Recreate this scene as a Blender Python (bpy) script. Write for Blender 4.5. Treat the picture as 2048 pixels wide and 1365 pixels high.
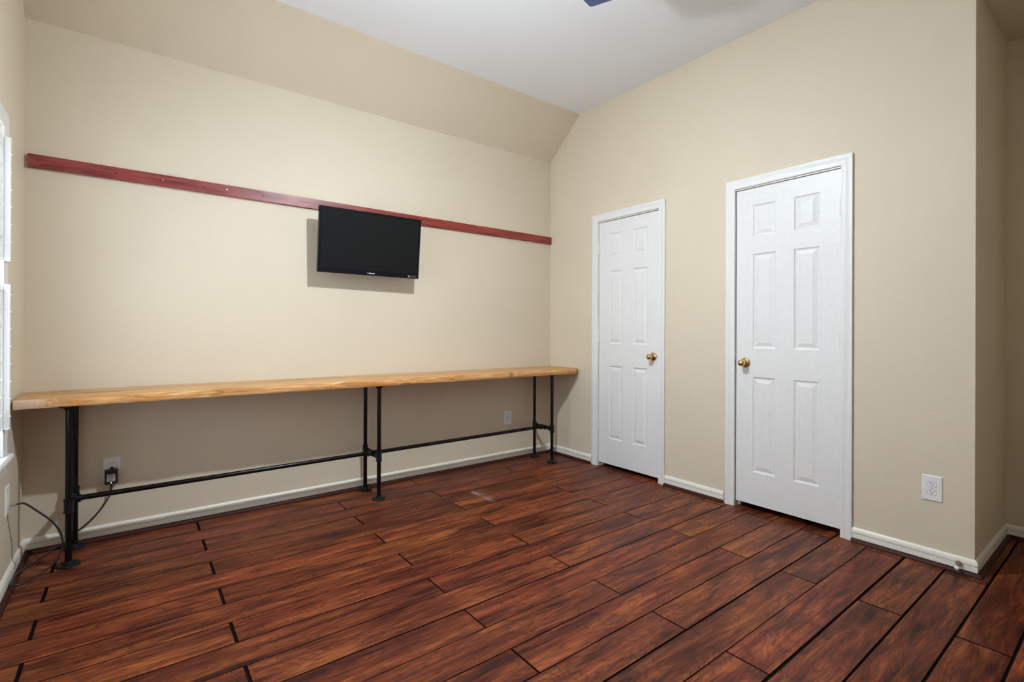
import bpy, bmesh, math, random
from mathutils import Vector, Matrix
random.seed(7)
for o in list(bpy.data.objects): bpy.data.objects.remove(o)
scn = bpy.context.scene
C = scn.collection
PI = math.pi

# ------------------------------------------------------------------ camera
F_PX, YAW, PITCH, ROLL = 991.97, 0.65368, 0.00125, 0.00365
CAM = Vector((-3.11712, -3.48027, 1.13905))
cd = bpy.data.cameras.new('camera'); cam = bpy.data.objects.new('camera', cd); C.objects.link(cam)
fw = Vector((math.sin(YAW)*math.cos(PITCH), math.cos(YAW)*math.cos(PITCH), math.sin(PITCH)))
r0 = Vector((math.cos(YAW), -math.sin(YAW), 0)); u0 = r0.cross(fw)
rt = r0*math.cos(ROLL)+u0*math.sin(ROLL); up = -r0*math.sin(ROLL)+u0*math.cos(ROLL)
M = Matrix((rt, up, -fw)).transposed().to_4x4(); M.translation = CAM
cam.matrix_world = M
cd.sensor_width = 36; cd.lens = F_PX/2048*36
cd.shift_y = -23.71/2048
cd.clip_start = 0.02; cd.clip_end = 200
scn.camera = cam

# ------------------------------------------------------------------ world, light, exposure
LAMP = Vector((-1.8625, -1.7610, 2.5880))
LAMP_E = 4750.0   # radiance of the frosted lens
SKY_E = 9.0
W = bpy.data.worlds.new('world'); scn.world = W; W.use_nodes = True
bg = W.node_tree.nodes['Background']
bg.inputs[0].default_value = (0.80, 0.93, 1.05, 1); bg.inputs[1].default_value = SKY_E
scn.view_settings.view_transform = 'Standard'; scn.view_settings.look = 'None'
scn.view_settings.gamma = 1; scn.view_settings.use_curve_mapping = False
scn.view_settings.exposure = 0.0
RW, RY, ZC = 3.551, -4.15, 3.035      # room width, rear wall, flat ceiling height
WY0, WY1, WZ0, WZ1 = -1.95, -0.541, 0.60, 1.985   # window opening in the left wall
def portal(loc, rot, sx, sy):
    l = bpy.data.lights.new('window_portal', 'AREA'); l.shape = 'RECTANGLE'; l.size = sx; l.size_y = sy
    l.cycles.is_portal = True
    o = bpy.data.objects.new('window_portal', l); C.objects.link(o); o.location = loc; o.rotation_euler = rot
portal((-RW-0.115, (WY0+WY1)/2, (WZ0+WZ1)/2), (0, -PI/2, 0), WZ1-WZ0, WY1-WY0)

# ------------------------------------------------------------------ materials
def nt(name):
    m = bpy.data.materials.new(name); m.use_nodes = True
    t = m.node_tree; b = t.nodes['Principled BSDF']
    return m, t, b
def N(t, typ, **kw):
    n = t.nodes.new(typ)
    for k, v in kw.items():
        if k in n.inputs.keys(): n.inputs[k].default_value = v
        else: setattr(n, k, v)
    return n
def L(t, a, b): t.links.new(a, b)
def ramp(t, fac, stops):
    r = N(t, 'ShaderNodeValToRGB'); el = r.color_ramp.elements
    while len(el) > 1: el.remove(el[-1])
    el[0].position = stops[0][0]; el[0].color = stops[0][1]
    for p, c in stops[1:]:
        e = el.new(p); e.color = c
    L(t, fac, r.inputs[0]); return r
def c4(c): return (c[0], c[1], c[2], 1)
def plain(name, col, rough=0.5, metal=0.0, bump=0.0, scale=200.0, spec=None):
    m, t, b = nt(name)
    b.inputs['Roughness'].default_value = rough; b.inputs['Metallic'].default_value = metal
    if spec is not None: b.inputs['Specular IOR Level'].default_value = spec
    tc = N(t, 'ShaderNodeNewGeometry')
    n = N(t, 'ShaderNodeTexNoise', Scale=scale, Detail=3.0); L(t, tc.outputs['Position'], n.inputs['Vector'])
    r = ramp(t, n.outputs['Fac'], [(0.3, c4([x*0.95 for x in col])), (0.7, c4(col))])
    L(t, r.outputs[0], b.inputs['Base Color'])
    if bump:
        bp = N(t, 'ShaderNodeBump', Strength=bump, Distance=0.002); L(t, n.outputs['Fac'], bp.inputs['Height']); L(t, bp.outputs[0], b.inputs['Normal'])
    return m
def paint_wall(name, col, bump=0.35, dist=0.0025, scale=95.0, mott=0.03, rough=0.6):
    m, t, b = nt(name)
    g = N(t, 'ShaderNodeNewGeometry')
    n = N(t, 'ShaderNodeTexNoise', Scale=scale, Detail=2.5, Roughness=0.55); L(t, g.outputs['Position'], n.inputs['Vector'])
    n2 = N(t, 'ShaderNodeTexNoise', Scale=2.3, Detail=3.0); L(t, g.outputs['Position'], n2.inputs['Vector'])
    r = ramp(t, n2.outputs['Fac'], [(0.3, c4([x*(1-mott) for x in col])), (0.7, c4(col))])
    L(t, r.outputs[0], b.inputs['Base Color'])
    bp = N(t, 'ShaderNodeBump', Strength=bump, Distance=dist); L(t, n.outputs['Fac'], bp.inputs['Height']); L(t, bp.outputs[0], b.inputs['Normal'])
    b.inputs['Roughness'].default_value = rough; b.inputs['Specular IOR Level'].default_value = 0.35
    return m
def marks(t, col, lst, nscale=60.0):
    """stains with a place of their own: (cx, cy, rx, ry, colour, strength)"""
    g = N(t, 'ShaderNodeNewGeometry'); nz_ = N(t, 'ShaderNodeTexNoise', Scale=nscale, Detail=3.0); L(t, g.outputs['Position'], nz_.inputs['Vector'])
    for cx, cy, rx, ry, c, st in lst:
        mp = N(t, 'ShaderNodeMapping', vector_type='POINT'); mp.inputs['Location'].default_value = (-cx/rx, -cy/ry, 0); mp.inputs['Scale'].default_value = (1/rx, 1/ry, 0); L(t, g.outputs['Position'], mp.inputs[0])
        ln = N(t, 'ShaderNodeVectorMath', operation='LENGTH'); L(t, mp.outputs[0], ln.inputs[0])
        ad = N(t, 'ShaderNodeMath', operation='MULTIPLY_ADD'); L(t, nz_.outputs['Fac'], ad.inputs[0]); ad.inputs[1].default_value = 1.6; L(t, ln.outputs['Value'], ad.inputs[2])
        mr = N(t, 'ShaderNodeMapRange'); mr.inputs[1].default_value = 1.75; mr.inputs[2].default_value = 1.05; mr.inputs[3].default_value = 0; mr.inputs[4].default_value = st; L(t, ad.outputs[0], mr.inputs[0])
        mx = N(t, 'ShaderNodeMix', data_type='RGBA'); L(t, mr.outputs[0], mx.inputs[0]); L(t, col, mx.inputs[6]); mx.inputs[7].default_value = c4(c); col = mx.outputs[2]
    return col
WALLC = (0.665, 0.578, 0.448)
m_wall = paint_wall('tan_wall_paint', WALLC)
m_ceil = paint_wall('white_ceiling_paint', (0.85, 0.87, 0.90), bump=0.25, scale=70, mott=0.01)
m_white = plain('white_semigloss', (0.76, 0.755, 0.74), 0.38)
m_door = plain('white_door_paint', (0.755, 0.75, 0.74), 0.42, bump=0.05, scale=60)
m_base = plain('cream_baseboard', (0.80, 0.775, 0.70), 0.4)
m_quarter = plain('dark_brown_moulding', (0.046, 0.015, 0.011), 0.45, spec=0.15)
m_dark = plain('dark_gap', (0.012, 0.008, 0.007), 0.9, spec=0.0)
m_pipe = plain('black_iron_pipe', (0.0035, 0.0035, 0.0045), 0.24, metal=0.0, bump=0.05, scale=400, spec=0.3)
m_fit = plain('black_iron_fitting', (0.005, 0.005, 0.006), 0.42, metal=0.0, bump=0.4, scale=500, spec=0.3)
m_brass = plain('polished_brass', (0.74, 0.56, 0.29), 0.12, metal=1.0)
m_tv = plain('gloss_black_plastic', (0.005, 0.005, 0.009), 0.22, spec=0.25)
m_plate = plain('white_plastic', (0.80, 0.79, 0.80), 0.35)
m_slot = plain('black_slot', (0.01, 0.01, 0.01), 0.6)
m_adapt = plain('black_plastic', (0.01, 0.01, 0.011), 0.4)
m_cable = plain('dark_grey_cable', (0.022, 0.021, 0.022), 0.32)
m_metal = plain('nickel', (0.55, 0.53, 0.5), 0.3, metal=1.0)
m_bronze = plain('brown_rubber', (0.10, 0.06, 0.04), 0.4)
m_navy = plain('navy_blue_fan_blade', (0.035, 0.05, 0.13), 0.4)
m_grey = plain('printed_grey_label', (0.42, 0.40, 0.40), 0.5, scale=900)
m_sheet = plain('white_shutter', (0.92, 0.93, 0.93), 0.35)
m_hinge = plain('painted_hinge', (0.72, 0.72, 0.70), 0.35)
m_screen = plain('tv_screen', (0.0115, 0.0115, 0.0115), 0.6, spec=0.05)
def emis(name, col, e):
    m, t, b = nt(name); b.inputs['Base Color'].default_value = c4(col)
    b.inputs['Emission Color'].default_value = c4(col); b.inputs['Emission Strength'].default_value = e
    return m
BULB_R = 0.035
m_bulb = emis('glowing_lens', (0.85, 0.945, 1.02), LAMP_E)
m_led = emis('green_led', (0.45, 1.0, 0.25), 4.0)
m_glass, t, b = nt('window_glass')
b.inputs['Base Color'].default_value = (1, 1, 1, 1); b.inputs['Roughness'].default_value = 0.0
b.inputs['Transmission Weight'].default_value = 1.0; b.inputs['IOR'].default_value = 1.05

def floor_mat():
    m, t, b = nt('hickory_laminate')
    g = N(t, 'ShaderNodeNewGeometry'); oi = N(t, 'ShaderNodeObjectInfo')
    off = N(t, 'ShaderNodeVectorMath', operation='SCALE'); off.inputs[0].default_value = (37.0, 19.0, 11.0); L(t, oi.outputs['Random'], off.inputs['Scale'])
    ad = N(t, 'ShaderNodeVectorMath', operation='ADD'); L(t, g.outputs['Position'], ad.inputs[0]); L(t, off.outputs[0], ad.inputs[1])
    def nz(src, sc, det, rough=0.55, dist=0.0):
        mp = N(t, 'ShaderNodeMapping'); mp.inputs['Scale'].default_value = sc; L(t, src, mp.inputs[0])
        n = N(t, 'ShaderNodeTexNoise', Scale=1.0, Detail=det, Roughness=rough, Distortion=dist); L(t, mp.outputs[0], n.inputs['Vector']); return n
    base = ad.outputs[0]
    # figure: a smooth height field whose level lines are the growth rings
    fig = nz(base, (1.7, 7.5, 1), 2.2, 0.45, 0.25)
    # local warp from the same field bends the pores around knots
    ws = N(t, 'ShaderNodeVectorMath', operation='MULTIPLY_ADD'); L(t, fig.outputs['Color'], ws.inputs[0]); ws.inputs[1].default_value = (0.05, 0.055, 0); L(t, base, ws.inputs[2])
    def fmath(op, a, v):
        n = N(t, 'ShaderNodeMath', operation=op); L(t, a, n.inputs[0]); n.inputs[1].default_value = v; return n.outputs[0]
    rings = ramp(t, fmath('FRACT', fmath('MULTIPLY', fig.outputs['Fac'], 26.0), 1.0), [(0.0, (0.34, 0.28, 0.30, 1)), (0.12, (0.90, 0.88, 0.88, 1)), (0.45, (1.15, 1.17, 1.15, 1)), (0.85, (1.0, 1.0, 1.0, 1)), (1.0, (0.34, 0.28, 0.30, 1))])
    grain = nz(ws.outputs[0], (9.0, 150.0, 1), 4.0, 0.7, 0.2)
    streak = nz(ws.outputs[0], (3.2, 34.0, 1), 4.0, 0.62, 0.2)
    broad = nz(ws.outputs[0], (2.2, 9.0, 1), 3.0, 0.6, 0.3)
    blot = nz(base, (4.5, 13.0, 1), 3.0, 0.55, 0.6)
    spots = nz(base, (9.0, 26.0, 1), 3.0, 0.6, 0.8)
    mixer = N(t, 'ShaderNodeMath', operation='MULTIPLY_ADD'); L(t, streak.outputs['Fac'], mixer.inputs[0]); mixer.inputs[1].default_value = 0.6; L(t, fmath('MULTIPLY', broad.outputs['Fac'], 0.4), mixer.inputs[2])
    col = ramp(t, mixer.outputs[0], [(0.37, (0.036, 0.0070, 0.0048, 1)), (0.45, (0.095, 0.0170, 0.0080, 1)), (0.52, (0.152, 0.0330, 0.0125, 1)), (0.62, (0.250, 0.068, 0.0210, 1))])
    out = col.outputs[0]
    def mul(a, b_, f):
        n = N(t, 'ShaderNodeMix', data_type='RGBA', blend_type='MULTIPLY'); n.inputs[0].default_value = f; L(t, a, n.inputs[6]); L(t, b_, n.inputs[7]); return n.outputs[2]
    out = mul(out, ramp(t, grain.outputs['Fac'], [(0.34, (0.42, 0.38, 0.40, 1)), (0.50, (1.0, 1.0, 1.0, 1)), (0.66, (1.45, 1.45, 1.35, 1))]).outputs[0], 0.8)
    out = mul(out, rings.outputs[0], 0.7)
    out = mul(out, ramp(t, blot.outputs['Fac'], [(0.30, (0.40, 0.38, 0.44, 1)), (0.45, (1, 1, 1, 1))]).outputs[0], 0.85)
    out = mul(out, ramp(t, spots.outputs['Fac'], [(0.27, (0.25, 0.22, 0.26, 1)), (0.34, (1, 1, 1, 1))]).outputs[0], 0.9)
    hs = N(t, 'ShaderNodeHueSaturation'); L(t, out, hs.inputs['Color'])
    wh = N(t, 'ShaderNodeTexWhiteNoise', noise_dimensions='1D'); L(t, oi.outputs['Random'], wh.inputs['W'])
    mr = N(t, 'ShaderNodeMapRange'); mr.inputs[3].default_value = 0.88; mr.inputs[4].default_value = 1.22; L(t, wh.outputs['Value'], mr.inputs[0]); L(t, mr.outputs[0], hs.inputs['Value'])
    mr2 = N(t, 'ShaderNodeMapRange'); mr2.inputs[3].default_value = 0.498; mr2.inputs[4].default_value = 0.506; L(t, oi.outputs['Random'], mr2.inputs[0]); L(t, mr2.outputs[0], hs.inputs['Hue'])
    L(t, marks(t, hs.outputs[0], [(-1.218, -0.59, 0.018, 0.07, (0.42, 0.36, 0.36), 0.55), (-1.212, -0.74, 0.014, 0.08, (0.42, 0.36, 0.36), 0.5), (-1.20, -0.66, 0.05, 0.16, (0.30, 0.17, 0.14), 0.35)]), b.inputs['Base Color'])
    rr = N(t, 'ShaderNodeMapRange'); rr.inputs[3].default_value = 0.34; rr.inputs[4].default_value = 0.50; L(t, broad.outputs['Fac'], rr.inputs[0]); L(t, rr.outputs[0], b.inputs['Roughness'])
    b.inputs['Specular IOR Level'].default_value = 0.22
    bp = N(t, 'ShaderNodeBump', Strength=0.3, Distance=0.0010); L(t, grain.outputs['Fac'], bp.inputs['Height']); L(t, bp.outputs[0], b.inputs['Normal'])
    return m
m_floor = floor_mat()
m_seam = plain('dark_plank_edge', (0.020, 0.0085, 0.0075), 0.9, spec=0.0)

def wood_mat(name, stops, sc=(2.5, 60, 60), big=(1.2, 14, 14), rough=0.5, dark=None, bump=0.2, spots=None):
    m, t, b = nt(name); g = N(t, 'ShaderNodeNewGeometry')
    def nz(s, d, di=0.6):
        mp = N(t, 'ShaderNodeMapping'); mp.inputs['Scale'].default_value = s; L(t, g.outputs['Position'], mp.inputs[0])
        n = N(t, 'ShaderNodeTexNoise', Scale=1.0, Detail=d, Distortion=di); L(t, mp.outputs[0], n.inputs['Vector']); return n
    a = nz(sc, 5.0); c = nz(big, 4.0, 1.5)
    r = ramp(t, c.outputs['Fac'], stops)
    r2 = ramp(t, a.outputs['Fac'], [(0.3, (0.72, 0.66, 0.58, 1)), (0.5, (1, 1, 1, 1)), (0.7, (1.12, 1.12, 1.12, 1))])
    mx = N(t, 'ShaderNodeMix', data_type='RGBA', blend_type='MULTIPLY'); mx.inputs[0].default_value = 0.8
    L(t, r.outputs[0], mx.inputs[6]); L(t, r2.outputs[0], mx.inputs[7])
    L(t, marks(t, mx.outputs[2], spots or []), b.inputs['Base Color']); b.inputs['Roughness'].default_value = rough
    bp = N(t, 'ShaderNodeBump', Strength=bump, Distance=0.001); L(t, a.outputs['Fac'], bp.inputs['Height']); L(t, bp.outputs[0], b.inputs['Normal'])
    return m
m_desk = wood_mat('pale_oak_slab', [(0.28, (0.30, 0.135, 0.045, 1)), (0.42, (0.50, 0.265, 0.105, 1)), (0.55, (0.60, 0.36, 0.165, 1)), (0.7, (0.66, 0.42, 0.21, 1))], spots=[(-3.36, -0.045, 0.085, 0.016, (0.13, 0.055, 0.02), 0.85), (-3.10, -0.03, 0.05, 0.008, (0.20, 0.09, 0.035), 0.6), (-1.52, -0.20, 0.05, 0.014, (0.16, 0.065, 0.025), 0.7), (-1.40, -0.29, 0.045, 0.012, (0.16, 0.065, 0.025), 0.7), (-0.76, -0.40, 0.035, 0.05, (0.20, 0.085, 0.035), 0.7), (-0.02, -0.39, 0.06, 0.04, (0.17, 0.07, 0.03), 0.7)])
m_desk_edge = wood_mat('oak_slab_edge', [(0.28, (0.33, 0.12, 0.03, 1)), (0.45, (0.56, 0.25, 0.07, 1)), (0.6, (0.64, 0.34, 0.13, 1)), (0.75, (0.75, 0.52, 0.28, 1))], sc=(14, 90, 90), big=(4, 40, 40), bump=0.8, spots=[(-3.52, -0.37, 0.14, 0.06, (0.72, 0.55, 0.42), 0.75), (-3.36, -0.045, 0.085, 0.016, (0.13, 0.055, 0.02), 0.85), (-3.10, -0.03, 0.05, 0.008, (0.20, 0.09, 0.035), 0.6), (-1.52, -0.20, 0.05, 0.014, (0.16, 0.065, 0.025), 0.7), (-1.40, -0.29, 0.045, 0.012, (0.16, 0.065, 0.025), 0.7), (-0.76, -0.40, 0.035, 0.05, (0.20, 0.085, 0.035), 0.7), (-0.02, -0.39, 0.06, 0.04, (0.17, 0.07, 0.03), 0.7)])
m_red = wood_mat('red_stained_wood', [(0.3, (0.13, 0.014, 0.012, 1)), (0.45, (0.235, 0.028, 0.022, 1)), (0.6, (0.30, 0.042, 0.032, 1)), (0.75, (0.37, 0.062, 0.042, 1))], sc=(5, 80, 80), big=(3.0, 22, 22), rough=0.38)
m_red2 = wood_mat('rose_stained_wood', [(0.3, (0.13, 0.016, 0.015, 1)), (0.45, (0.235, 0.032, 0.030, 1)), (0.6, (0.305, 0.050, 0.045, 1)), (0.75, (0.37, 0.075, 0.062, 1))], sc=(5, 80, 80), big=(3.0, 22, 22), rough=0.38)

# ------------------------------------------------------------------ mesh helpers
def link(name, me, mat=None, parent=None):
    o = bpy.data.objects.new(name, me); C.objects.link(o)
    if mat is not None and me is not None:
        for mm in (mat if isinstance(mat, (list, tuple)) else [mat]): me.materials.append(mm)
    if parent is not None: o.parent = parent
    return o
def obj(name, bm, mat, parent=None, smooth=False, bevel=0.0):
    bmesh.ops.recalc_face_normals(bm, faces=bm.faces)
    me = bpy.data.meshes.new(name); bm.to_mesh(me); bm.free()
    if smooth:
        for p in me.polygons: p.use_smooth = True
        me.set_sharp_from_angle(angle=math.radians(38))
    o = link(name, me, mat, parent)
    if bevel:
        md = o.modifiers.new('bevel', 'BEVEL'); md.width = bevel; md.segments = 2; md.limit_method = 'ANGLE'
    return o
def rooted(o, loc):
    """move the origin of a root object to loc, keeping geometry and children in place"""
    loc = Vector(loc)
    if o.data is not None: o.data.transform(Matrix.Translation(-loc))
    for c in o.children: c.location = c.location - loc
    o.location = loc
    return o
def S(o): o['kind'] = 'structure'; return o
def tag(o, label, cat, group=None):
    o['label'] = label; o['category'] = cat
    if group: o['group'] = group
    return o
def empty(name, loc, label, cat, group=None):
    o = bpy.data.objects.new(name, None); C.objects.link(o); o.location = loc; o.empty_display_size = 0.1
    return tag(o, label, cat, group)
def box(bm, a, b_):
    x0, y0, z0 = a; x1, y1, z1 = b_
    v = [bm.verts.new(p) for p in ((x0,y0,z0),(x1,y0,z0),(x1,y1,z0),(x0,y1,z0),(x0,y0,z1),(x1,y0,z1),(x1,y1,z1),(x0,y1,z1))]
    for f in ((0,1,2,3),(7,6,5,4),(0,4,5,1),(1,5,6,2),(2,6,7,3),(3,7,4,0)): bm.faces.new([v[i] for i in f])
def B(*boxes):
    bm = bmesh.new()
    for a, b_ in boxes: box(bm, a, b_)
    return bm
def prism(bm, poly, ext):
    """poly: list of 3d points (planar), ext: extrusion vector"""
    e = Vector(ext); a = [bm.verts.new(Vector(p)) for p in poly]; b_ = [bm.verts.new(Vector(p)+e) for p in poly]
    n = len(poly); bm.faces.new(a); bm.faces.new(b_[::-1])
    for i in range(n): bm.faces.new((a[i], b_[i], b_[(i+1) % n], a[(i+1) % n]))
def sweep(bm, rings, closed=False, cap=True):
    R = [[bm.verts.new(Vector(p)) for p in r] for r in rings]; n = len(R[0])
    m = len(R)
    for i in range(m if closed else m-1):
        a, b_ = R[i], R[(i+1) % m]
        for j in range(n): bm.faces.new((a[j], a[(j+1) % n], b_[(j+1) % n], b_[j]))
    if cap and not closed: bm.faces.new(R[0][::-1]); bm.faces.new(R[-1])
def frame_at(d):
    d = Vector(d).normalized(); a = Vector((0, 0, 1)) if abs(d.z) < 0.9 else Vector((1, 0, 0))
    u = d.cross(a).normalized(); return u, d.cross(u).normalized()
def cyl(bm, p0, p1, r, seg=20, r1=None):
    p0, p1 = Vector(p0), Vector(p1); u, v = frame_at(p1-p0); r1 = r if r1 is None else r1
    rings = [[p+(u*math.cos(2*PI*k/seg)+v*math.sin(2*PI*k/seg))*rr for k in range(seg)] for p, rr in ((p0, r), (p1, r1))]
    sweep(bm, rings)
def lathe(bm, o, d, prof, seg=28):
    """prof: list of (distance along d, radius)"""
    o = Vector(o); d = Vector(d).normalized(); u, v = frame_at(d)
    rings = [[o+d*h+(u*math.cos(2*PI*k/seg)+v*math.sin(2*PI*k/seg))*max(r, 1e-4) for k in range(seg)] for h, r in prof]
    sweep(bm, rings)
def catmull(P, n=8):
    P = [Vector(p) for p in P]; out = []
    for i in range(len(P)-1):
        a = P[max(i-1, 0)]; b_ = P[i]; c = P[i+1]; d = P[min(i+2, len(P)-1)]
        for k in range(n):
            t_ = k/n
            out.append(0.5*((2*b_)+(c-a)*t_+(2*a-5*b_+4*c-d)*t_**2+(3*b_-a-3*c+d)*t_**3))
    out.append(P[-1]); return out
def tube(bm, pts, r, seg=10):
    rings = []; u = None
    for i, p in enumerate(pts):
        d = (pts[min(i+1, len(pts)-1)]-pts[max(i-1, 0)]).normalized()
        if u is None: u = frame_at(d)[0]
        u = (u-d*u.dot(d)).normalized(); v = d.cross(u)
        rings.append([p+(u*math.cos(2*PI*k/seg)+v*math.sin(2*PI*k/seg))*r for k in range(seg)])
    sweep(bm, rings)

# ------------------------------------------------------------------ the room shell
T = 0.12
Z1, YS = 2.705, -0.380          # height of the wall/slope edge and the y of the slope/ceiling edge
XE, YR, HX, HZ = 0.0, -2.959, 0.740, 2.750   # end of the door wall, its return, hallway depth and height
HE = -4.15
floor = S(obj('floor', B(((-RW-T, RY-T, -0.12), (HX+T, T, -0.0045))), m_dark))
S(obj('wall_back', B(((-RW-T, 0, 0), (HX+T, T, Z1))), m_wall))
bm = bmesh.new(); prism(bm, [(-RW-T, 0, Z1), (-RW-T, YS, ZC), (-RW-T, YS, ZC+T), (-RW-T, T, ZC+T), (-RW-T, T, Z1)], (RW+T+0.12, 0, 0))
S(obj('wall_back_slope', bm, m_wall))
S(obj('ceiling', B(((-RW-T, RY-T, ZC), (0.12, YS, ZC+T))), m_ceil))
# right wall with two door openings
D1 = (-1.2160, -0.6020, 2.0455); D2 = (-2.4110, -1.7970, 2.0500)   # openings: y near, y far, top
bm = bmesh.new()
prism(bm, [(0, D1[1], 0), (0, 0, 0), (T, 0, 0), (T, D1[1], 0)], (0, 0, ZC))
prism(bm, [(0, D2[1], 0), (0, D1[0], 0), (T, D1[0], 0), (T, D2[1], 0)], (0, 0, ZC))
prism(bm, [(0, YR, 0), (0, D2[0], 0), (T, D2[0], 0), (T, YR+T, 0)], (0, 0, ZC))
prism(bm, [(0, D1[0], D1[2]), (0, D1[1], D1[2]), (T, D1[1], D1[2]), (T, D1[0], D1[2])], (0, 0, ZC-D1[2]))
prism(bm, [(0, D2[0], D2[2]), (0, D2[1], D2[2]), (T, D2[1], D2[2]), (T, D2[0], D2[2])], (0, 0, ZC-D2[2]))
S(obj('wall_right', bm, m_wall))
bm = bmesh.new(); prism(bm, [(0, YR, 0), (T, YR+T, 0), (HX+T, YR+T, 0), (HX+T, YR, 0)], (0, 0, ZC))
S(obj('wall_return', bm, m_wall))
S(obj('wall_hall', B(((HX, HE-T, 0), (HX+T, YR, ZC))), m_wall))
S(obj('ceiling_hall', B(((0, HE-T, HZ), (HX, YR, ZC+T))), m_wall))
S(obj('wall_closet', B(((0.70, YR+T, 0), (0.74, 0, 2.5)), ((T, -1.53, 0), (0.70, -1.50, 2.5)), ((T, YR+T, 2.4), (0.74, 0, 2.45))), m_wall))
# rear wall (behind the camera)
S(obj('wall_rear', B(((-RW-T, RY-T, 0), (HX+T, RY, ZC))), m_wall))
# left wall with the window opening
S(obj('wall_left', B(((-RW-T, RY, 0), (-RW, WY0, ZC)), ((-RW-T, WY1, 0), (-RW, 0, ZC)), ((-RW-T, WY0, 0), (-RW, WY1, WZ0)), ((-RW-T, WY0, WZ1), (-RW, WY1, ZC))), m_wall))

# ------------------------------------------------------------------ floor planks
ROW, Y0 = 0.1568, -0.036
def wob(): return random.uniform(-0.0009, 0.0009)
seams = {}
def seam_gap(k):
    if k not in seams: seams[k] = {9: 0.0016, 11: 0.0020, 15: 0.0030, 17: 0.0042, 18: 0.0030, 19: 0.0032, 20: 0.0035, 22: 0.0040}.get(k, random.choice((0.0007, 0.0009, 0.0012)))
    return seams[k]
def plank(x0, x1, y0, y1, g0, g1, e0, e1):
    nx = max(2, min(8, int((x1-x0)/0.16)+1)); pts = []
    xs = [x0+e0+(x1-x0-e0-e1)*i/nx for i in range(nx+1)]
    pts += [(x, y0+g0+wob()) for x in xs]
    pts += [(xs[-1]+wob(), y0+g0+(y1-y0-g0-g1)*0.5)]
    pts += [(x, y1-g1+wob()) for x in reversed(xs)]
    pts += [(xs[0]+wob(), y0+g0+(y1-y0-g0-g1)*0.5)]
    bm = bmesh.new()
    cx, cy = (x0+x1)/2, (y0+y1)/2
    ch = 0.0016
    top = []
    for (x, y) in pts:
        top.append(bm.verts.new((x+(ch if x < x0+0.02 else (-ch if x > x1-0.02 else 0)), y+(ch if y < cy-0.01 else (-ch if y > cy+0.01 else 0)), 0.0)))
    low = [bm.verts.new((x, y, -0.0016)) for x, y in pts]
    bot = [bm.verts.new((x, y, -0.0045)) for x, y in pts]
    f = bm.faces.new(top); n = len(pts)
    for A, Bq in ((top, low), (low, bot)):
        for i in range(n):
            q = bm.faces.new((A[i], Bq[i], Bq[(i+1) % n], A[(i+1) % n])); q.material_index = 1
    bm.faces.new(bot[::-1]).material_index = 1
    return bm
for k in range(-1, 27):
    ya, yb = Y0-ROW*(k+1), Y0-ROW*k
    if k == -1: yb = -0.004
    ya = max(ya, RY)
    if yb-ya < 0.01: continue
    xmax = HX if ya < YR+0.10 else 0.16
    off = -0.07 if k % 2 == 0 else -0.67
    js = [off+1.370*n for n in range(-4, 3)]
    if k % 2 == 1: pass
    js = [-RW+0.002]+[j for j in js if -RW+0.03 < j < xmax-0.03]+[xmax]
    for i in range(len(js)-1):
        g = [random.choice((0.0010, 0.0018, 0.0028)) for _ in range(2)]
        if js[i] < -2.7: g[0] = 0.0048
        if js[i+1] < -2.7: g[1] = 0.0048
        p = obj('plank', plank(js[i], js[i+1], ya, yb, seam_gap(k+1), seam_gap(k), g[0], g[1]), [m_floor, m_seam], floor)

# ------------------------------------------------------------------ baseboards and quarter round
HB = 0.072
BPROF = [(0, 0), (0.0115, 0), (0.0115, 0.0425), (0.0060, 0.0430), (0.0060, 0.0455), (0.0122, 0.0462), (0.0125, 0.056), (0.0095, 0.067), (0.0045, HB), (0, HB)]
QPROF = [(0, 0)] + [(0.019*math.cos(a*PI/16), 0.019*math.sin(a*PI/16)) for a in range(0, 9)]
def runprof(bm, prof, a, b_, nrm, off, ma=0.0, mb=0.0, z=0.0):
    """profile (u out from the wall, v up) swept from a to b; ma / mb: mitre factor at each end"""
    a, b_ = Vector(a), Vector(b_); d = (b_-a).normalized(); nrm = Vector(nrm)
    rings = []
    for p, s, m_ in ((a, 1, ma), (b_, -1, mb)):
        rings.append([p+nrm*(u+off)+Vector((0, 0, v+z))+d*s*m_*(u+off) for u, v in prof])
    sweep(bm, rings)
def baseboard(name, a, b_, nrm, ma, mb):
    bm = bmesh.new(); runprof(bm, BPROF, a, b_, nrm, 0, ma, mb, 0.002); o = S(obj(name, bm, m_base, smooth=True))
    return o
def quarter(name, a, b_, nrm, ma, mb):
    bm = bmesh.new(); runprof(bm, QPROF, a, b_, nrm, 0.0117, ma, mb, 0.0004); return S(obj(name, bm, m_quarter, smooth=True))
CO = 0.0570; C1A, C1B = D1[0]-0.0535, D1[1]+0.067-0.001; C2A, C2B = D2[0]-0.0535, D2[1]+0.067-0.001
C1A, C1B = -1.2700, -0.5350; C2A, C2B = -2.4640, -1.7290
runs = [('back', (-RW, 0, 0), (0, 0, 0), (0, -1, 0), 1, 1),
        ('left', (-RW, RY, 0), (-RW, 0, 0), (1, 0, 0), 1, 1),
        ('right', (0, 0, 0), (0, C1B+0.001, 0), (-1, 0, 0), 1, 0),
        ('right_middle', (0, C1A-0.001, 0), (0, C2B+0.001, 0), (-1, 0, 0), 0, 0),
        ('right_near', (0, C2A-0.001, 0), (0, YR, 0), (-1, 0, 0), 0, -1),
        ('return', (0, YR, 0), (HX, YR, 0), (0, -1, 0), -1, 1),
        ('hall', (HX, YR, 0), (HX, HE, 0), (-1, 0, 0), 1, 1)]
for i, (n, a, b_, nn, ma, mb) in enumerate(runs):
    baseboard('baseboard_'+n, a, b_, nn, ma, mb); quarter('trim_%d' % (i+10), a, b_, nn, ma, mb)

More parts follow.
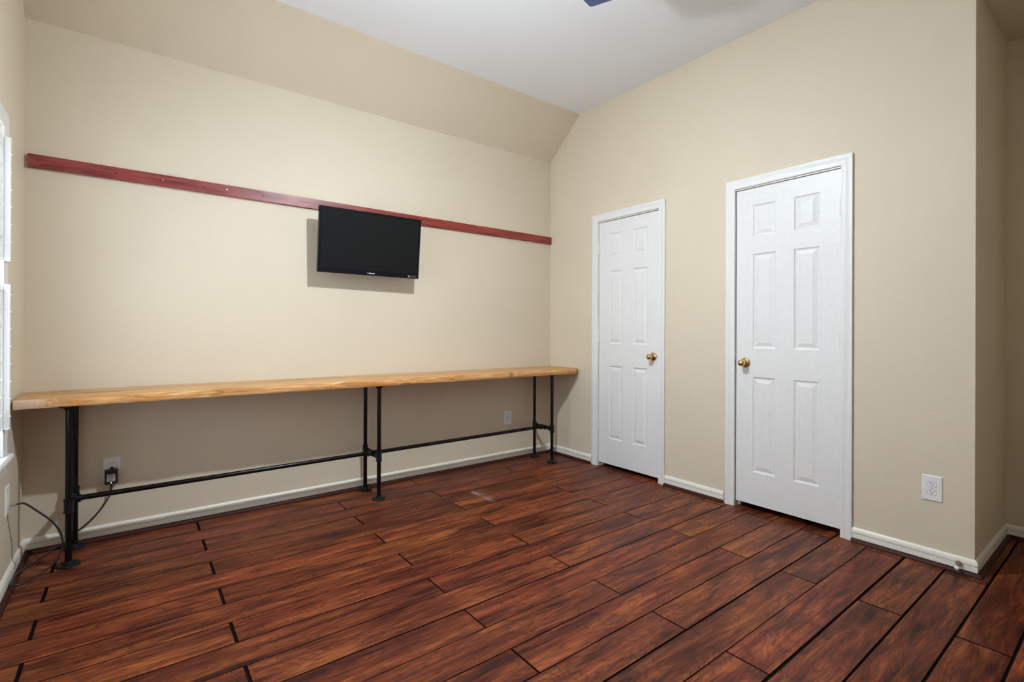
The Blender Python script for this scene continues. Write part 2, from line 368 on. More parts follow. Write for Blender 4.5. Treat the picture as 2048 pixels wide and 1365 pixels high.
# ------------------------------------------------------------------ doors
CPROF = [(0, 0), (0, 0.008), (0.004, 0.0105), (0.010, 0.0105), (0.014, 0.0085), (0.030, 0.0105), (0.040, 0.0150), (0.050, 0.0165), (0.054, 0.0150), (0.057, 0.0150), (0.057, 0)]
def casing(bm, y0, y1, z1, prof, nx=-1, x=0.0, z0=0.0, closed=False):
    """mitred casing round an opening y0<y1, top z1; u goes outwards, v out of the wall"""
    def P(y, z, uy, uz): return [(x+nx*v, y+uy*u, z+uz*u) for u, v in prof]
    rings = [P(y0, z0, -1, -1 if closed else 0), P(y0, z1, -1, 1), P(y1, z1, 1, 1), P(y1, z0, 1, -1 if closed else 0)]
    sweep(bm, rings, closed=closed)
def door(idx, y0, y1, ztop, hinge_left, label=None):
    # y0 (near camera) < y1 (towards the back wall); opening, jamb, slab
    ci0, ci1 = y0-0.0, y1+0.0
    bm = bmesh.new(); casing(bm, y0+0.0030, y1-0.0100+0.0070, ztop-0.004+0.0090, CPROF)
    o = S(obj('trim_%d' % idx, bm, m_white, smooth=True))
    # jambs and stops
    ja, jb, jz = y0+0.0035, y1-0.0035, ztop-0.0035
    bm = B(((0.0, ja-0.0035, 0), (T, ja, jz)), ((0.0, jb, 0), (T, jb+0.0035, jz)), ((0.0, ja, jz), (T, jb, jz+0.0035)),
           ((0.048, ja, 0), (0.060, ja+0.012, jz)), ((0.048, jb-0.012, 0), (0.060, jb, jz)), ((0.048, ja+0.012, jz-0.012), (0.060, jb-0.012, jz)))
    j = obj('jamb', bm, m_white, o)
    s0, s1, sb, st = ja+0.0045, jb-0.0045, 0.034 if idx == 1 else 0.0385, jz-0.0045
    xf = 0.0075  # face of the slab
    sw = s1-s0
    cols = [(s0+0.108, s0+0.247), (s0+0.353, s0+0.492)]
    k_ = (sw-0.600)/2
    cols = [(a+k_, b_+k_) for a, b_ in cols]
    rows = [(0.244, 0.846), (1.028, 1.626), (1.738, 1.936)]
    ys = sorted([s0, s1]+[v for c in cols for v in c]); zs = sorted([sb, st]+[v for r in rows for v in r])
    bm = bmesh.new(); G = [[bm.verts.new((xf, y, z)) for z in zs] for y in ys]
    for i in range(len(ys)-1):
        for k in range(len(zs)-1):
            if i in (1, 3) and k in (1, 3, 5): continue
            bm.faces.new((G[i][k], G[i+1][k], G[i+1][k+1], G[i][k+1]))
    Gb = [bm.verts.new((xf+0.035, y, z)) for y, z in ((s0, sb), (s1, sb), (s1, st), (s0, st))]
    bm.faces.new(Gb)
    nY, nZ = len(ys), len(zs)
    bm.faces.new([G[i][0] for i in range(nY)]+[Gb[1], Gb[0]])
    bm.faces.new([G[i][nZ-1] for i in range(nY)]+[Gb[2], Gb[3]])
    bm.faces.new([G[0][k] for k in range(nZ)]+[Gb[3], Gb[0]])
    bm.faces.new([G[nY-1][k] for k in range(nZ)]+[Gb[2], Gb[1]])
    d = S(obj('door_%d' % idx, bm, m_door))
    for (a, b_) in cols:
        for (z0, z1) in rows:
            bm = bmesh.new()
            lv = [(0, 0), (0.005, 0.0045), (0.011, 0.0065), (0.014, 0.0065), (0.034, 0.0015), (0.0355, 0.0005), (0.037, 0.0005)]
            R = [[(xf+dp, a+q, z0+q), (xf+dp, b_-q, z0+q), (xf+dp, b_-q, z1-q), (xf+dp, a+q, z1-q)] for q, dp in lv]
            sweep(bm, R, cap=False)
            bm.verts.ensure_lookup_table(); bm.faces.new(bm.verts[-4:])
            obj('door_panel', bm, m_door, d)
    # knob
    ky = s0+0.052 if hinge_left else s1-0.060
    kz = 0.940 if idx == 1 else 0.934
    bm = bmesh.new(); lathe(bm, (xf+0.001, ky, kz), (-1, 0, 0), [(0, 0.0325), (0.003, 0.0325), (0.007, 0.030), (0.010, 0.022), (0.012, 0.0135), (0.020, 0.0115), (0.030, 0.0120), (0.034, 0.0150), (0.038, 0.0195), (0.044, 0.0222), (0.052, 0.0225), (0.060, 0.0205), (0.066, 0.0150), (0.069, 0.008), (0.0695, 0)], 36)
    kn = obj('door_knob', bm, m_brass, d, smooth=True)
    bm = bmesh.new(); lathe(bm, (xf+0.001-0.0685, ky, kz), (-1, 0, 0), [(0, 0.0055), (0.003, 0.0055), (0.0035, 0.003), (0.0036, 0)], 18); obj('privacy_button', bm, m_brass, kn, smooth=True)
    # hinges
    hy = (jb-0.0015) if hinge_left else (ja+0.0015)
    for (za, zb) in ((1.781, 1.883), (1.038, 1.141), (0.297, 0.400)):
        bm = bmesh.new()
        for q in range(5):
            h = (zb-za)/5; cyl(bm, (xf-0.0055, hy, za+q*h+0.0006), (xf-0.0055, hy, za+(q+1)*h-0.0006), 0.0062, 14)
        cyl(bm, (xf-0.0055, hy, za-0.004), (xf-0.0055, hy, zb+0.004), 0.0042, 12)
        s_ = -1 if hinge_left else 1
        box(bm, (xf-0.0012, min(hy, hy+s_*0.012), za), (xf+0.0008, max(hy, hy+s_*0.012), zb))
        obj('hinge', bm, m_hinge, d, smooth=True)
    if not hinge_left:
        obj('strike_plate', B(((0.004, jb-0.0012, kz-0.03), (0.040, jb+0.0004, kz+0.03)), ((-0.001, jb-0.0012, kz-0.014), (0.004, jb+0.004, kz+0.014))), m_brass, o, bevel=0.0005)
    return d
door(1, D1[0], D1[1], D1[2], True)
door(2, D2[0], D2[1], D2[2], False)

# ------------------------------------------------------------------ window with shutters
win = S(obj('window_1', B(((-RW-0.10, WY0, WZ0), (-RW-0.075, WY0+0.05, WZ1)), ((-RW-0.10, WY1-0.05, WZ0), (-RW-0.075, WY1, WZ1)),
        ((-RW-0.10, WY0+0.05, WZ0), (-RW-0.075, WY1-0.05, WZ0+0.06)), ((-RW-0.10, WY0+0.05, WZ1-0.05), (-RW-0.075, WY1-0.05, WZ1)),
        ((-RW-0.10, WY0+0.05, 1.27), (-RW-0.075, WY1-0.05, 1.33))), m_white))
obj('pane', B(((-RW-0.090, WY0+0.05, WZ0+0.06), (-RW-0.086, WY1-0.05, 1.27))), m_glass, win)
obj('pane', B(((-RW-0.090, WY0+0.05, 1.33), (-RW-0.086, WY1-0.05, WZ1-0.05))), m_glass, win)
bm = bmesh.new(); casing(bm, WY0, WY1, WZ1, [(u, v*0.85) for u, v in CPROF], nx=1, x=-RW, z0=WZ0+0.0)
S(obj('trim_3', bm, m_white, smooth=True))
sill = S(obj('trim_4', B(((-RW-0.07, WY0+0.001, 0.578), (-RW, WY1-0.001, 0.6)), ), m_white))
bm = bmesh.new(); prof = [(-RW, 0.568), (-RW+0.024, 0.568), (-RW+0.029, 0.573), (-RW+0.031, 0.582), (-RW+0.028, 0.592), (-RW+0.022, 0.597), (-RW, 0.597)]
prism(bm, [(x, WY0-0.085, z) for x, z in prof], (0, WY1-WY0+0.170, 0)); S(obj('trim_5', bm, m_white, smooth=True))
bm = bmesh.new(); prof = [(-RW, 0.515), (-RW+0.009, 0.515), (-RW+0.012, 0.522), (-RW+0.012, 0.558), (-RW+0.010, 0.5675), (-RW, 0.5675)]
prism(bm, [(x, WY0-0.057, z) for x, z in prof], (0, WY1-WY0+0.114, 0)); S(obj('trim_6', bm, m_white, smooth=True))
# plantation shutters: four panels (upper / lower tier), each with its louvers
SX0, SX1 = -RW-0.020, -RW+0.004
def shutter(ya, yb, za, zb, zlist, label):
    t_ = empty('shutter_panel', ((SX0+SX1)/2, (ya+yb)/2, za), label, 'shutter', 'white shutter panels in the left window')
    o_ = Vector(t_.location)
    def mv(o):
        o.location = -o_; return o
    st = 0.042
    for a, b_ in ((ya, ya+st), (yb-st, yb)): mv(obj('stile', B(((SX0, a, za), (SX1, b_, zb))), m_sheet, t_, bevel=0.002))
    for a, b_ in ((za, za+0.04), (zb-0.04, zb)): mv(obj('rail', B(((SX0+0.002, ya+st, a), (SX1-0.002, yb-st, b_))), m_sheet, t_, bevel=0.002))
    for z in zlist:
        bm = bmesh.new(); xc = (SX0+SX1)/2; w = 0.026; a = math.radians(32)
        pr = [(w*math.cos(q*2*PI/12), 0.0042*math.sin(q*2*PI/12)) for q in range(12)]
        prism(bm, [(xc+p*math.cos(a)-q*math.sin(a), ya+st+0.001, z+p*math.sin(a)+q*math.cos(a)) for p, q in pr], (0, yb-ya-2*st-0.002, 0))
        mv(obj('louver', bm, m_sheet, t_, smooth=True))
    mv(obj('tilt_rod', B(((SX1+0.012, (ya+yb)/2-0.005, za+0.06), (SX1+0.020, (ya+yb)/2+0.005, zb-0.06))), m_sheet, t_))
def zpx(y): return 1.139+(658.8-y)*0.002041
UP = [zpx(y) for y in (301, 338, 374, 410, 446, 482)]
LO = [zpx(y) for y in (590, 626, 661, 697, 733, 769, 805, 841)]
YM = (WY0+WY1)/2
yb_ = -0.560
shutter(YM+0.002, yb_, 1.420, 1.940, UP, 'white upper shutter panel nearest the room corner')
shutter(YM+0.002, yb_, 0.712, 1.322, LO, 'white lower shutter panel nearest the room corner')
shutter(WY0+0.02, YM-0.002, 1.420, 1.940, UP, 'white upper shutter panel farther from the room corner')
shutter(WY0+0.02, YM-0.002, 0.712, 1.322, LO, 'white lower shutter panel farther from the room corner')
# hang strips on the casing with their small catches
for za, zb, zl in ((1.420, 1.940, UP), (0.712, 1.322, LO)):
    for sgn, y in ((1, -0.545), (-1, WY0-0.016)):
        h_ = empty('hang_strip', (-RW+0.0085, y+0.01, za), 'white %s hang strip with small catches on the %s window casing' % ('upper' if za > 1 else 'lower', 'far' if sgn > 0 else 'near'), 'shutter strip')
        o = obj('strip', B(((-RW+0.0085, y, za), (-RW+0.0265, y+0.020, zb))), m_sheet, h_, bevel=0.001); o.location = -Vector(h_.location)
        for z in zl:
            bm = bmesh.new(); cyl(bm, (-RW+0.0262, y+0.006, z), (-RW+0.0310, y+0.006, z), 0.0040, 10, 0.0022); o = obj('catch', bm, m_sheet, h_); o.location = -Vector(h_.location)
# ------------------------------------------------------------------ pipe desk
desk = empty('pipe_desk', (-1.78, -0.2, 0), 'long live-edge wooden desk on black iron pipe legs along the back wall', 'desk')
dl = Vector(desk.location)
def DP(o, par=desk):
    if par is desk: o.location = -dl
    return o
def ztop(x): return 0.8020+0.0120*min(1, (-x)/3.0)
NX = 64
bm = bmesh.new(); rings = []
X0, X1 = -3.5385, -0.004
for i in range(NX+1):
    x = X0+(X1-X0)*i/NX; zt = ztop(x); th = 0.0425
    j = 0.0022*math.sin(x*9.1)+0.0018*math.sin(x*23.7+1)+random.uniform(-0.0010, 0.0010)
    yf = -(0.372+0.036*((x-X0)/(X1-X0)))+j
    k2 = random.uniform(-0.0012, 0.0012)
    cut = 0.035*max(0, 1-(X1-x)/0.06)**2
    rings.append([(x, -0.003, zt), (x, -0.003, zt-th), (x, yf+0.004+cut, zt-th), (x, yf+0.001+cut, zt-th+0.006+k2), (x, yf+0.0015+cut+k2, zt-0.020), (x, yf+0.004+cut, zt-0.0085+k2), (x, yf+0.012+cut, zt-0.0015), (x, yf+0.022+cut, zt)])
sweep(bm, rings)
bm.faces.ensure_lookup_table()
for f in bm.faces:
    c = f.calc_center_median(); 
    if c.y < -0.33 and c.z < ztop(c.x)-0.0005 and c.z > ztop(c.x)-0.0420 and c.z < ztop(c.x)-0.0040: f.material_index = 1
board = DP(obj('desktop', bm, [m_desk, m_desk_edge], desk, smooth=True))
PR = 0.0133
def flange(bm, x, y, z, s):
    lathe(bm, (x, y, z), (0, 0, s), [(0, 0.0455), (0.006, 0.0455), (0.0085, 0.043), (0.010, 0.022), (0.020, 0.0195), (0.022, 0.0185), (0.022, 0.0130)], 26)
    for k in range(4):
        a = PI/4+k*PI/2; cyl(bm, (x+0.034*math.cos(a), y+0.034*math.sin(a), z+s*0.008), (x+0.034*math.cos(a), y+0.034*math.sin(a), z+s*0.0115), 0.0055, 8)
def tee(bm, x, y, z, br):
    """pipe tee: vertical run with banded ends and a branch towards br"""
    lathe(bm, (x, y, z-0.031), (0, 0, 1), [(0, 0.0185), (0, 0.0205), (0.006, 0.0205), (0.008, 0.0180), (0.054, 0.0180), (0.056, 0.0205), (0.062, 0.0205), (0.062, 0.0185)], 20)
    lathe(bm, (x, y, z), br, [(0.0, 0.0175), (0.025, 0.0175), (0.027, 0.0205), (0.034, 0.0205), (0.034, 0.0135)], 20)
ZT = 0.2865; YMID = -0.185
for tx, fx in ((-3.3490, -3.3555), (-1.8030, -1.8000), (-0.2400, -0.2425)):
    for y, x_ in ((-0.299, fx), (-0.062, tx)):
        zt = ztop(x_)-0.0425
        bm = bmesh.new(); cyl(bm, (x_, y, 0.006), (x_, y, zt-0.004), PR, 22)
        leg = DP(obj('leg', bm, m_pipe, desk, smooth=True))
        bm = bmesh.new(); flange(bm, x_, y, 0.0004, 1); obj('flange', bm, m_fit, leg, smooth=True)
        bm = bmesh.new(); flange(bm, x_, y, zt-0.0003, -1); obj('flange', bm, m_fit, leg, smooth=True)
        bm = bmesh.new(); tee(bm, x_, y, ZT, (0, 1 if y < -0.2 else -1, 0)); obj('pipe_tee', bm, m_fit, leg, smooth=True)
    # cross pipe from front leg to rear leg with the centre fitting
    bm = bmesh.new(); cyl(bm, (fx, -0.285, ZT), (tx, -0.080, ZT), PR, 20)
    cr = DP(obj('cross_pipe', bm, m_pipe, desk, smooth=True))
    bm = bmesh.new(); cx = (fx+tx)/2
    lathe(bm, (cx, YMID-0.031, ZT), (0, 1, 0), [(0, 0.0185), (0, 0.0205), (0.006, 0.0205), (0.008, 0.0180), (0.054, 0.0180), (0.056, 0.0205), (0.062, 0.0205), (0.062, 0.0185)], 20)
    for s_ in ([1] if tx < -3 else ([-1] if tx > -1 else [-1, 1])):
        lathe(bm, (cx, YMID, ZT), (s_, 0, 0), [(0.0, 0.0175), (0.025, 0.0175), (0.027, 0.0205), (0.034, 0.0205), (0.034, 0.0135)], 20)
    obj('pipe_tee', bm, m_fit, cr, smooth=True)
for a, b_ in ((-3.335, -1.825), (-1.775, -0.262)):
    bm = bmesh.new(); cyl(bm, (a, YMID, ZT+0.001), (b_, YMID, ZT+0.003), PR, 22)
    DP(obj('stretcher_pipe', bm, m_pipe, desk, smooth=True))
for x_ in (-3.257, -0.455):
    zt = ztop(x_)-0.0425
    bm = B(((x_-0.010, -0.0025, zt-0.052), (x_+0.010, -0.0003, zt-0.0005)), ((x_-0.010, -0.030, zt-0.003), (x_+0.010, -0.0025, zt-0.0005)))
    br = DP(obj('bracket', bm, m_metal, desk))
    bm = bmesh.new(); cyl(bm, (x_, -0.0024, zt-0.038), (x_, -0.0045, zt-0.038), 0.0045, 12); obj('screw', bm, m_slot, br)

# ------------------------------------------------------------------ red board on the back wall
rail = empty('wall_rail', (-1.8, -0.01, 1.98), 'long red-stained board screwed along the back wall behind the television', 'rail')
rl = Vector(rail.location)
def railz(x): return 2.0205-0.0043*(x+3.5419)
def plankrail(x0, x1, m_):
    bm = bmesh.new(); prism(bm, [(x0, -0.019, railz(x0)), (x1, -0.019, railz(x1)), (x1, -0.019, railz(x1)-0.0645), (x0, -0.019, railz(x0)-0.0662)], (0, 0.0185, 0))
    o = obj('board', bm, m_, rail, bevel=0.0012); o.location = -rl; return o
ba = plankrail(-3.5375, -1.7855, m_red2); bb = plankrail(-1.7845, -0.0035, m_red)
for x_ in (-3.50, -3.19, -2.78, -2.46, -2.10, -1.57, -1.10, -0.78, -0.50, -0.12):
    zc = railz(x_)-0.033+random.uniform(-0.004, 0.004)
    bm = bmesh.new(); cyl(bm, (x_, -0.0182, zc), (x_, -0.0196, zc), 0.0042, 12)
    obj('screw', bm, m_slot, ba if x_ < -1.785 else bb)
for x_, dz in ((-2.98, -0.030), (-2.66, -0.028), (-1.475, -0.029)):
    bm = bmesh.new(); cyl(bm, (x_, -0.0182, railz(x_)+dz), (x_, -0.0205, railz(x_)+dz), 0.0040, 10); obj('screw', bm, m_metal, ba if x_ < -1.785 else bb)

# ------------------------------------------------------------------ television
TVC = Vector((-1.7990, -0.1662, 1.7273)); TW, TH = 0.7202, 0.4318
tv = empty('television', TVC, 'black flat-screen television tilted forward on the back wall over the red board', 'television')
tilt, yw = 0.0978, -0.0211
rr_ = Vector((math.cos(yw), math.sin(yw), 0)); n0 = Vector((math.sin(yw), -math.cos(yw), 0))
uu_ = Vector((0, 0, 1))*math.cos(tilt)+n0*math.sin(tilt); nn_ = rr_.cross(uu_)
ro = -0.0048
r2 = rr_*math.cos(ro)+uu_*math.sin(ro); u2 = uu_*math.cos(ro)-rr_*math.sin(ro)
MT = Matrix((r2, u2, r2.cross(u2))).transposed().to_4x4(); MT.translation = TVC
tv.matrix_world = MT      # local: x right, y up, z towards the room
def rbox(bm, x0, y0, z0, x1, y1, z1): box(bm, (x0, y0, z0), (x1, y1, z1))
bm = bmesh.new(); rbox(bm, -TW/2, -TH/2, -0.028, TW/2, TH/2, 0.0); bz = obj('bezel', bm, m_tv, tv, bevel=0.003)
bm = bmesh.new(); rbox(bm, -TW/2+0.06, -TH/2+0.03, -0.058, TW/2-0.06, TH/2-0.09, -0.0275)
obj('rear_housing', bm, m_adapt, tv, bevel=0.012)
bm = bmesh.new(); rbox(bm, -TW/2+0.017, -TH/2+0.033, -0.001, TW/2-0.017, TH/2-0.017, 0.0006); obj('screen', bm, m_screen, tv)
fc = bpy.data.curves.new('lettering', 'FONT'); fc.body = 'element'; fc.size = 0.0138; fc.extrude = 0.0003; fc.align_x = 'CENTER'; fc.offset = 0.0003
fo = bpy.data.objects.new('tmp_text', fc); C.objects.link(fo); bpy.context.view_layer.update()
lme = bpy.data.meshes.new_from_object(fo.evaluated_get(bpy.context.evaluated_depsgraph_get())); bpy.data.objects.remove(fo)
m_logo = plain('white_print', (0.85, 0.85, 0.86), 0.4)
lme.transform(Matrix.Translation((0.004, -TH/2+0.012, 0.0008)))
logo = link('logo_lettering', lme, m_logo, tv)
bm = bmesh.new(); cyl(bm, (-0.0245, -TH/2+0.0158, 0.0), (-0.0245, -TH/2+0.0158, 0.0011), 0.0026, 12); obj('logo_mark', bm, m_logo, tv)
m_stick = plain('brown_sticker', (0.055, 0.035, 0.032), 0.35, scale=260)
bm = bmesh.new(); rbox(bm, TW/2-0.085, -TH/2+0.006, 0.0, TW/2-0.018, -TH/2+0.022, 0.0008); sk = obj('sticker', bm, m_stick, tv)
bm = bmesh.new(); rbox(bm, TW/2-0.084, -TH/2+0.010, 0.0006, TW/2-0.074, -TH/2+0.021, 0.0011); obj('sticker_mark', bm, m_grey, sk)
bm = B(((-1.90, -0.006, 1.62), (-1.72, -0.0005, 1.80)), ((-1.87, -0.120, 1.69), (-1.85, -0.006, 1.715)), ((-1.77, -0.120, 1.69), (-1.75, -0.006, 1.715)), ((-1.90, -0.126, 1.64), (-1.72, -0.120, 1.76)))
mo = obj('wall_mount', bm, m_adapt, tv); mo.matrix_parent_inverse = MT.inverted()

# ------------------------------------------------------------------ electrical plates
def duplex(label, origin, right, out, w, h, covered=False):
    """origin: plate centre on the wall; right / out unit vectors"""
    O, R, K, U = Vector(origin), Vector(right), Vector(out), Vector((0, 0, 1))
    def P(a, b_, c): return O+R*a+U*b_+K*c
    def bx(bm, a0, b0, c0, a1, b1, c1):
        prism(bm, [P(a0, b0, c0), P(a1, b0, c0), P(a1, b1, c0), P(a0, b1, c0)], K*(c1-c0))
    bm = bmesh.new()
    lv = [(0, 0.0002), (0, 0.0025), (0.003, 0.0055), (0.005, 0.0058)]
    sweep(bm, [[P(-w/2+q, -h/2+q, c), P(w/2-q, -h/2+q, c), P(w/2-q, h/2-q, c), P(-w/2+q, h/2-q, c)] for q, c in lv])
    pl = obj('wall_outlet', bm, m_plate); tag(pl, label, 'outlet')
    for s_ in (1, -1):
        zc = s_*0.0195
        bm = bmesh.new(); pts = []
        for q in range(24):
            a = 2*PI*q/24; pts.append((0.0172*math.cos(a), max(-0.0135, min(0.0135, 0.0172*math.sin(a)))))
        prism(bm, [P(a, zc+b_, 0.0050) for a, b_ in pts], K*0.0022); rc = obj('receptacle', bm, m_plate, pl)
        bm = bmesh.new(); prism(bm, [P(a*1.06, zc+b_*1.07, 0.0050) for a, b_ in pts], K*0.00105); obj('receptacle_joint', bm, m_slot, pl)
        bm = bmesh.new(); bx(bm, -0.0078, zc-0.0005, 0.007, -0.0056, zc+0.0085, 0.0076); bx(bm, 0.0056, zc+0.0005, 0.007, 0.0074, zc+0.0075, 0.0076)
        prism(bm, [P(0.0025*math.cos(2*PI*q/10), zc-0.0075+0.0025*math.sin(2*PI*q/10), 0.007) for q in range(10)], K*0.0006)
        obj('slots', bm, m_slot, rc)
    bm = bmesh.new(); cyl(bm, P(0, 0, 0.0056), P(0, 0, 0.0068), 0.0026, 12); obj('screw', bm, m_metal, pl)
    rooted(pl, O)
    return pl
OW, OH = 0.079, 0.124
duplex('white wall outlet behind the black power adapter, near the left desk legs', (-3.2015, 0, 0.3725), (1, 0, 0), (0, -1, 0), OW, OH)
duplex('white wall outlet with nothing plugged in, under the right end of the desk', (-0.4945, 0, 0.3700), (1, 0, 0), (0, -1, 0), OW, OH)
duplex('white wall outlet between the right door and the outer wall corner', (0, -2.8040, 0.3695), (0, -1, 0), (-1, 0, 0), OW, OH)
# cable plate on the left wall
bm = bmesh.new(); O = Vector((-RW, -0.415, 0.385))
def PP(a, b_, c): return O+Vector((c, a, b_))
w, h = 0.079, 0.124
sweep(bm, [[PP(-w/2+q, -h/2+q, c), PP(w/2-q, -h/2+q, c), PP(w/2-q, h/2-q, c), PP(-w/2+q, h/2-q, c)] for q, c in [(0, 0.0002), (0, 0.0025), (0.003, 0.0055), (0.005, 0.0058)]])
cp = tag(obj('cable_plate', bm, m_plate), 'white cable wall plate on the left wall below the window sill', 'wall plate')
obj('insert', B(((-RW+0.005, -0.432, 0.352), (-RW+0.0085, -0.398, 0.418))), m_plate, cp, bevel=0.001)
bm = bmesh.new(); cyl(bm, (-RW+0.008, -0.405, 0.358), (-RW+0.016, -0.405, 0.358), 0.0052, 14); obj('jack', bm, m_metal, cp)
rooted(cp, O)

# ------------------------------------------------------------------ power adapter, cable, thin wire
ad = B(((-3.2310, -0.046, 0.2975), (-3.1760, -0.012, 0.3745)))
ad = tag(obj('power_adapter', ad, m_adapt, bevel=0.003), 'black power adapter with a grey label and green light in the outlet', 'adapter')
obj('label_sticker', B(((-3.2215, -0.0466, 0.3135), (-3.1860, -0.0458, 0.3525))), m_grey, ad)
bm = bmesh.new()
for k in range(7):
    z = 0.3175+k*0.0048; box(bm, (-3.2185, -0.0470, z), (-3.2185+random.uniform(0.018, 0.029), -0.0465, z+0.0016))
pr_ = obj('fine_print', bm, m_adapt, ad); pr_['kind'] = 'stuff'
bm = bmesh.new(); cyl(bm, (-3.2035, -0.0458, 0.3055), (-3.2035, -0.0475, 0.3055), 0.0022, 12); obj('indicator_light', bm, m_led, ad)
bm = bmesh.new(); box(bm, (-3.2075, -0.026, 0.3740), (-3.1965, -0.014, 0.3860)); obj('plug_tab', bm, m_adapt, ad, bevel=0.002)
bm = bmesh.new(); box(bm, (-3.2093, -0.0125, 0.345), (-3.2071, -0.0072, 0.353)); box(bm, (-3.1959, -0.0125, 0.345), (-3.1941, -0.0072, 0.353)); obj('prong', bm, m_metal, ad)
rooted(ad, (-3.2035, -0.029, 0.2975))
pts = [(-RW+0.017, -0.405, 0.358), (-3.515, -0.402, 0.3575), (-3.4951, -0.39, 0.3515), (-3.4553, -0.38, 0.3063), (-3.415, -0.37, 0.2553), (-3.3877, -0.36, 0.205), (-3.3745, -0.35, 0.1578), (-3.3734, -0.345, 0.1118), (-3.3870, -0.35, 0.065), (-3.4100, -0.358, 0.036), (-3.4400, -0.372, 0.022), (-3.4710, -0.460, 0.030), (-3.5100, -0.497, 0.033), (-3.5265, -0.462, 0.036), (-3.5265, -0.375, 0.032), (-3.5130, -0.300, 0.026), (-3.4941, -0.2364, 0.020), (-3.4762, -0.1645, 0.012), (-3.4532, -0.085, 0.0060), (-3.4300, -0.046, 0.0120), (-3.3950, -0.0385, 0.024), (-3.3680, -0.0300, 0.050), (-3.3340, -0.0260, 0.0791), (-3.3004, -0.022, 0.1053), (-3.2497, -0.022, 0.1629), (-3.2188, -0.025, 0.2153), (-3.2060, -0.028, 0.2480), (-3.2035, -0.029, 0.2972)]
bm = bmesh.new(); tube(bm, catmull(pts, 8), 0.0040, 10)
cb = tag(obj('cable', bm, m_cable, smooth=True), 'dark cable looping on the floor from the left wall plate to the power adapter', 'cable')
bm = bmesh.new(); cyl(bm, (-RW+0.016, -0.405, 0.358), (-3.522, -0.4035, 0.3577), 0.0050, 14); cyl(bm, (-3.522, -0.4035, 0.3577), (-3.512, -0.400, 0.3570), 0.0040, 14); obj('connector', bm, m_metal, cb, smooth=True)
bm = bmesh.new(); cyl(bm, (-3.2035, -0.029, 0.2972), (-3.2050, -0.028, 0.266), 0.0036, 12, 0.0048); obj('strain_relief', bm, m_adapt, cb, smooth=True)
pts = [(-RW+0.0035, -0.408, 0.320), (-RW+0.0035, -0.4034, 0.2959), (-RW+0.0035, -0.3508, 0.2193), (-RW+0.0035, -0.3085, 0.16), (-RW+0.0030, -0.300, 0.105), (-RW+0.0060, -0.300, 0.0765), (-RW+0.0150, -0.312, 0.066), (-RW+0.0150, -0.325, 0.045)]
bm = bmesh.new(); tube(bm, catmull(pts, 6), 0.0009, 6)
tag(obj('thin_wire', bm, m_cable, smooth=True), 'thin dark wire running down the left wall over the baseboard', 'wire')

# ------------------------------------------------------------------ door stops
def stop(loc, d, label, body):
    t_ = empty('door_stop', loc, label, 'door stop')
    bm = bmesh.new(); lathe(bm, (0, 0, 0), d, [(0, 0.0125), (0.004, 0.0125), (0.012, 0.0085), (0.016, 0.0055), (0.050, 0.0048), (0.050, 0.0)], 20); obj('stem', bm, body, t_, smooth=True)
    bm = bmesh.new(); lathe(bm, Vector(d).normalized()*0.0485, d, [(0, 0.0068), (0.002, 0.0085), (0.010, 0.0085), (0.013, 0.006), (0.0135, 0)], 18); obj('rubber_tip', bm, m_plate if body is m_metal_brown else m_slot, t_, smooth=True)
    return t_
m_metal_brown = plain('antique_bronze', (0.30, 0.20, 0.14), 0.3, metal=0.6)
stop((-0.0122, -2.905, 0.043), (-1, -0.05, -0.10), 'bronze door stop with white tip near the outer wall corner', m_metal_brown)
stop((-0.0122, -0.082, 0.043), (-1, 0.0, -0.05), 'small dark-tipped door stop in the room corner behind the right desk legs', m_metal)

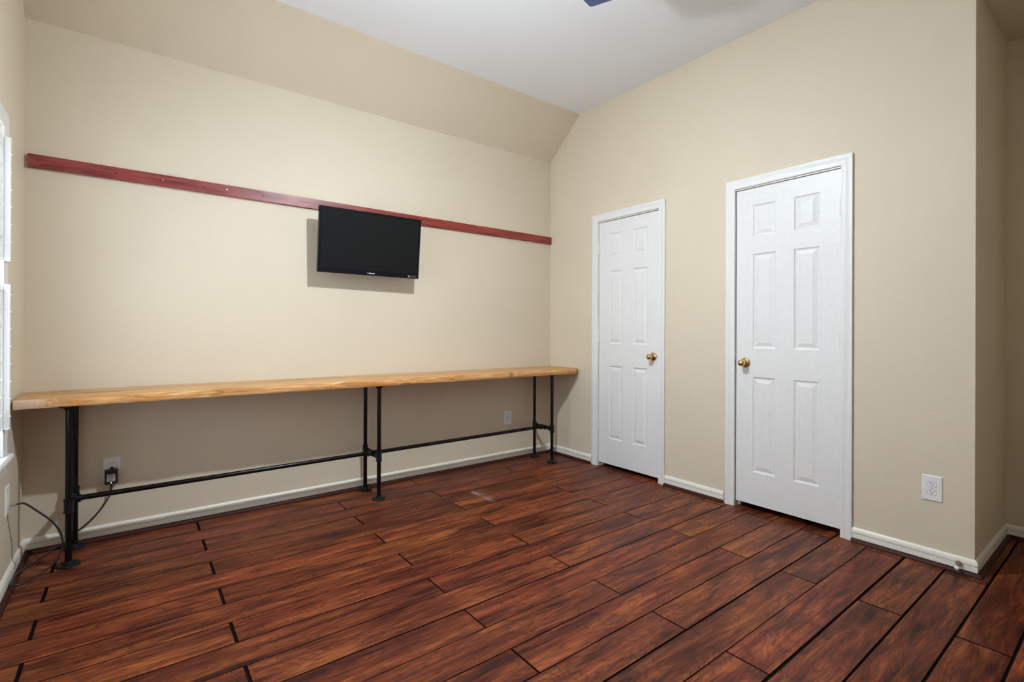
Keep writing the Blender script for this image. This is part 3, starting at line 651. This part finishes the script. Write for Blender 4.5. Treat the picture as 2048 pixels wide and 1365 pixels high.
# ------------------------------------------------------------------ ceiling fan with its lamp
FX, FY = -1.8740, -1.931
fan = empty('ceiling_fan', (FX, FY, ZC), 'navy-bladed ceiling fan whose blade tip shows at the top of the picture', 'fan')
def FN(bm, name, mat, par=fan):
    o = obj(name, bm, mat, par, smooth=True)
    if par is fan: o.location = (-FX, -FY, -ZC)
    return o
bm = bmesh.new(); lathe(bm, (FX, FY, ZC), (0, 0, -1), [(0, 0.065), (0.02, 0.065), (0.05, 0.03), (0.055, 0.015)]); FN(bm, 'canopy', m_white)
bm = bmesh.new(); cyl(bm, (FX, FY, ZC-0.05), (FX, FY, 2.86), 0.013); FN(bm, 'downrod', m_white)
bm = bmesh.new(); lathe(bm, (FX, FY, 2.88), (0, 0, -1), [(0, 0.03), (0.02, 0.06), (0.05, 0.095), (0.09, 0.105), (0.13, 0.09), (0.15, 0.06), (0.17, 0.05)]); FN(bm, 'motor_housing', m_white)
for k in range(3):
    a = math.radians(12+120*k); mt = Matrix.Translation((FX, FY, 2.757)) @ Matrix.Rotation(a, 4, 'Z') @ Matrix.Rotation(math.radians(8), 4, 'X')
    bm = bmesh.new(); out = [(0.17, -0.045), (0.25, -0.055), (0.596, -0.068), (0.604, -0.064), (0.608, -0.055), (0.608, 0.055), (0.604, 0.064), (0.596, 0.068), (0.25, 0.055), (0.17, 0.045)]
    prism(bm, [(x, y, -0.003) for x, y in out], (0, 0, 0.006)); bm.transform(mt); bl = FN(bm, 'blade', m_navy)
    bm = bmesh.new(); box(bm, (0.08, -0.015, 0.003), (0.24, 0.015, 0.007)); bm.transform(mt); FN(bm, 'blade_arm', m_white, bl)
bm = bmesh.new(); lathe(bm, (FX, FY, 2.715), (0, 0, -1), [(0, 0.05), (0.02, 0.06), (0.05, 0.045), (0.06, 0.02)]); cyl(bm, (FX, FY, 2.67), (LAMP.x, LAMP.y, LAMP.z+0.045), 0.014)
lathe(bm, (LAMP.x, LAMP.y, LAMP.z+0.055), (0, 0, -1), [(0, 0.012), (0.006, 0.024), (0.025, 0.034), (0.040, 0.0370), (0.0445, 0.0370)]); FN(bm, 'light_housing', m_white)
bm = bmesh.new(); lathe(bm, (LAMP.x, LAMP.y, LAMP.z+0.010), (0, 0, -1), [(BULB_R*0.6*math.sin(q*PI/20), BULB_R*math.cos(q*PI/20)) for q in range(11)], 32); FN(bm, 'light_lens', m_bulb)
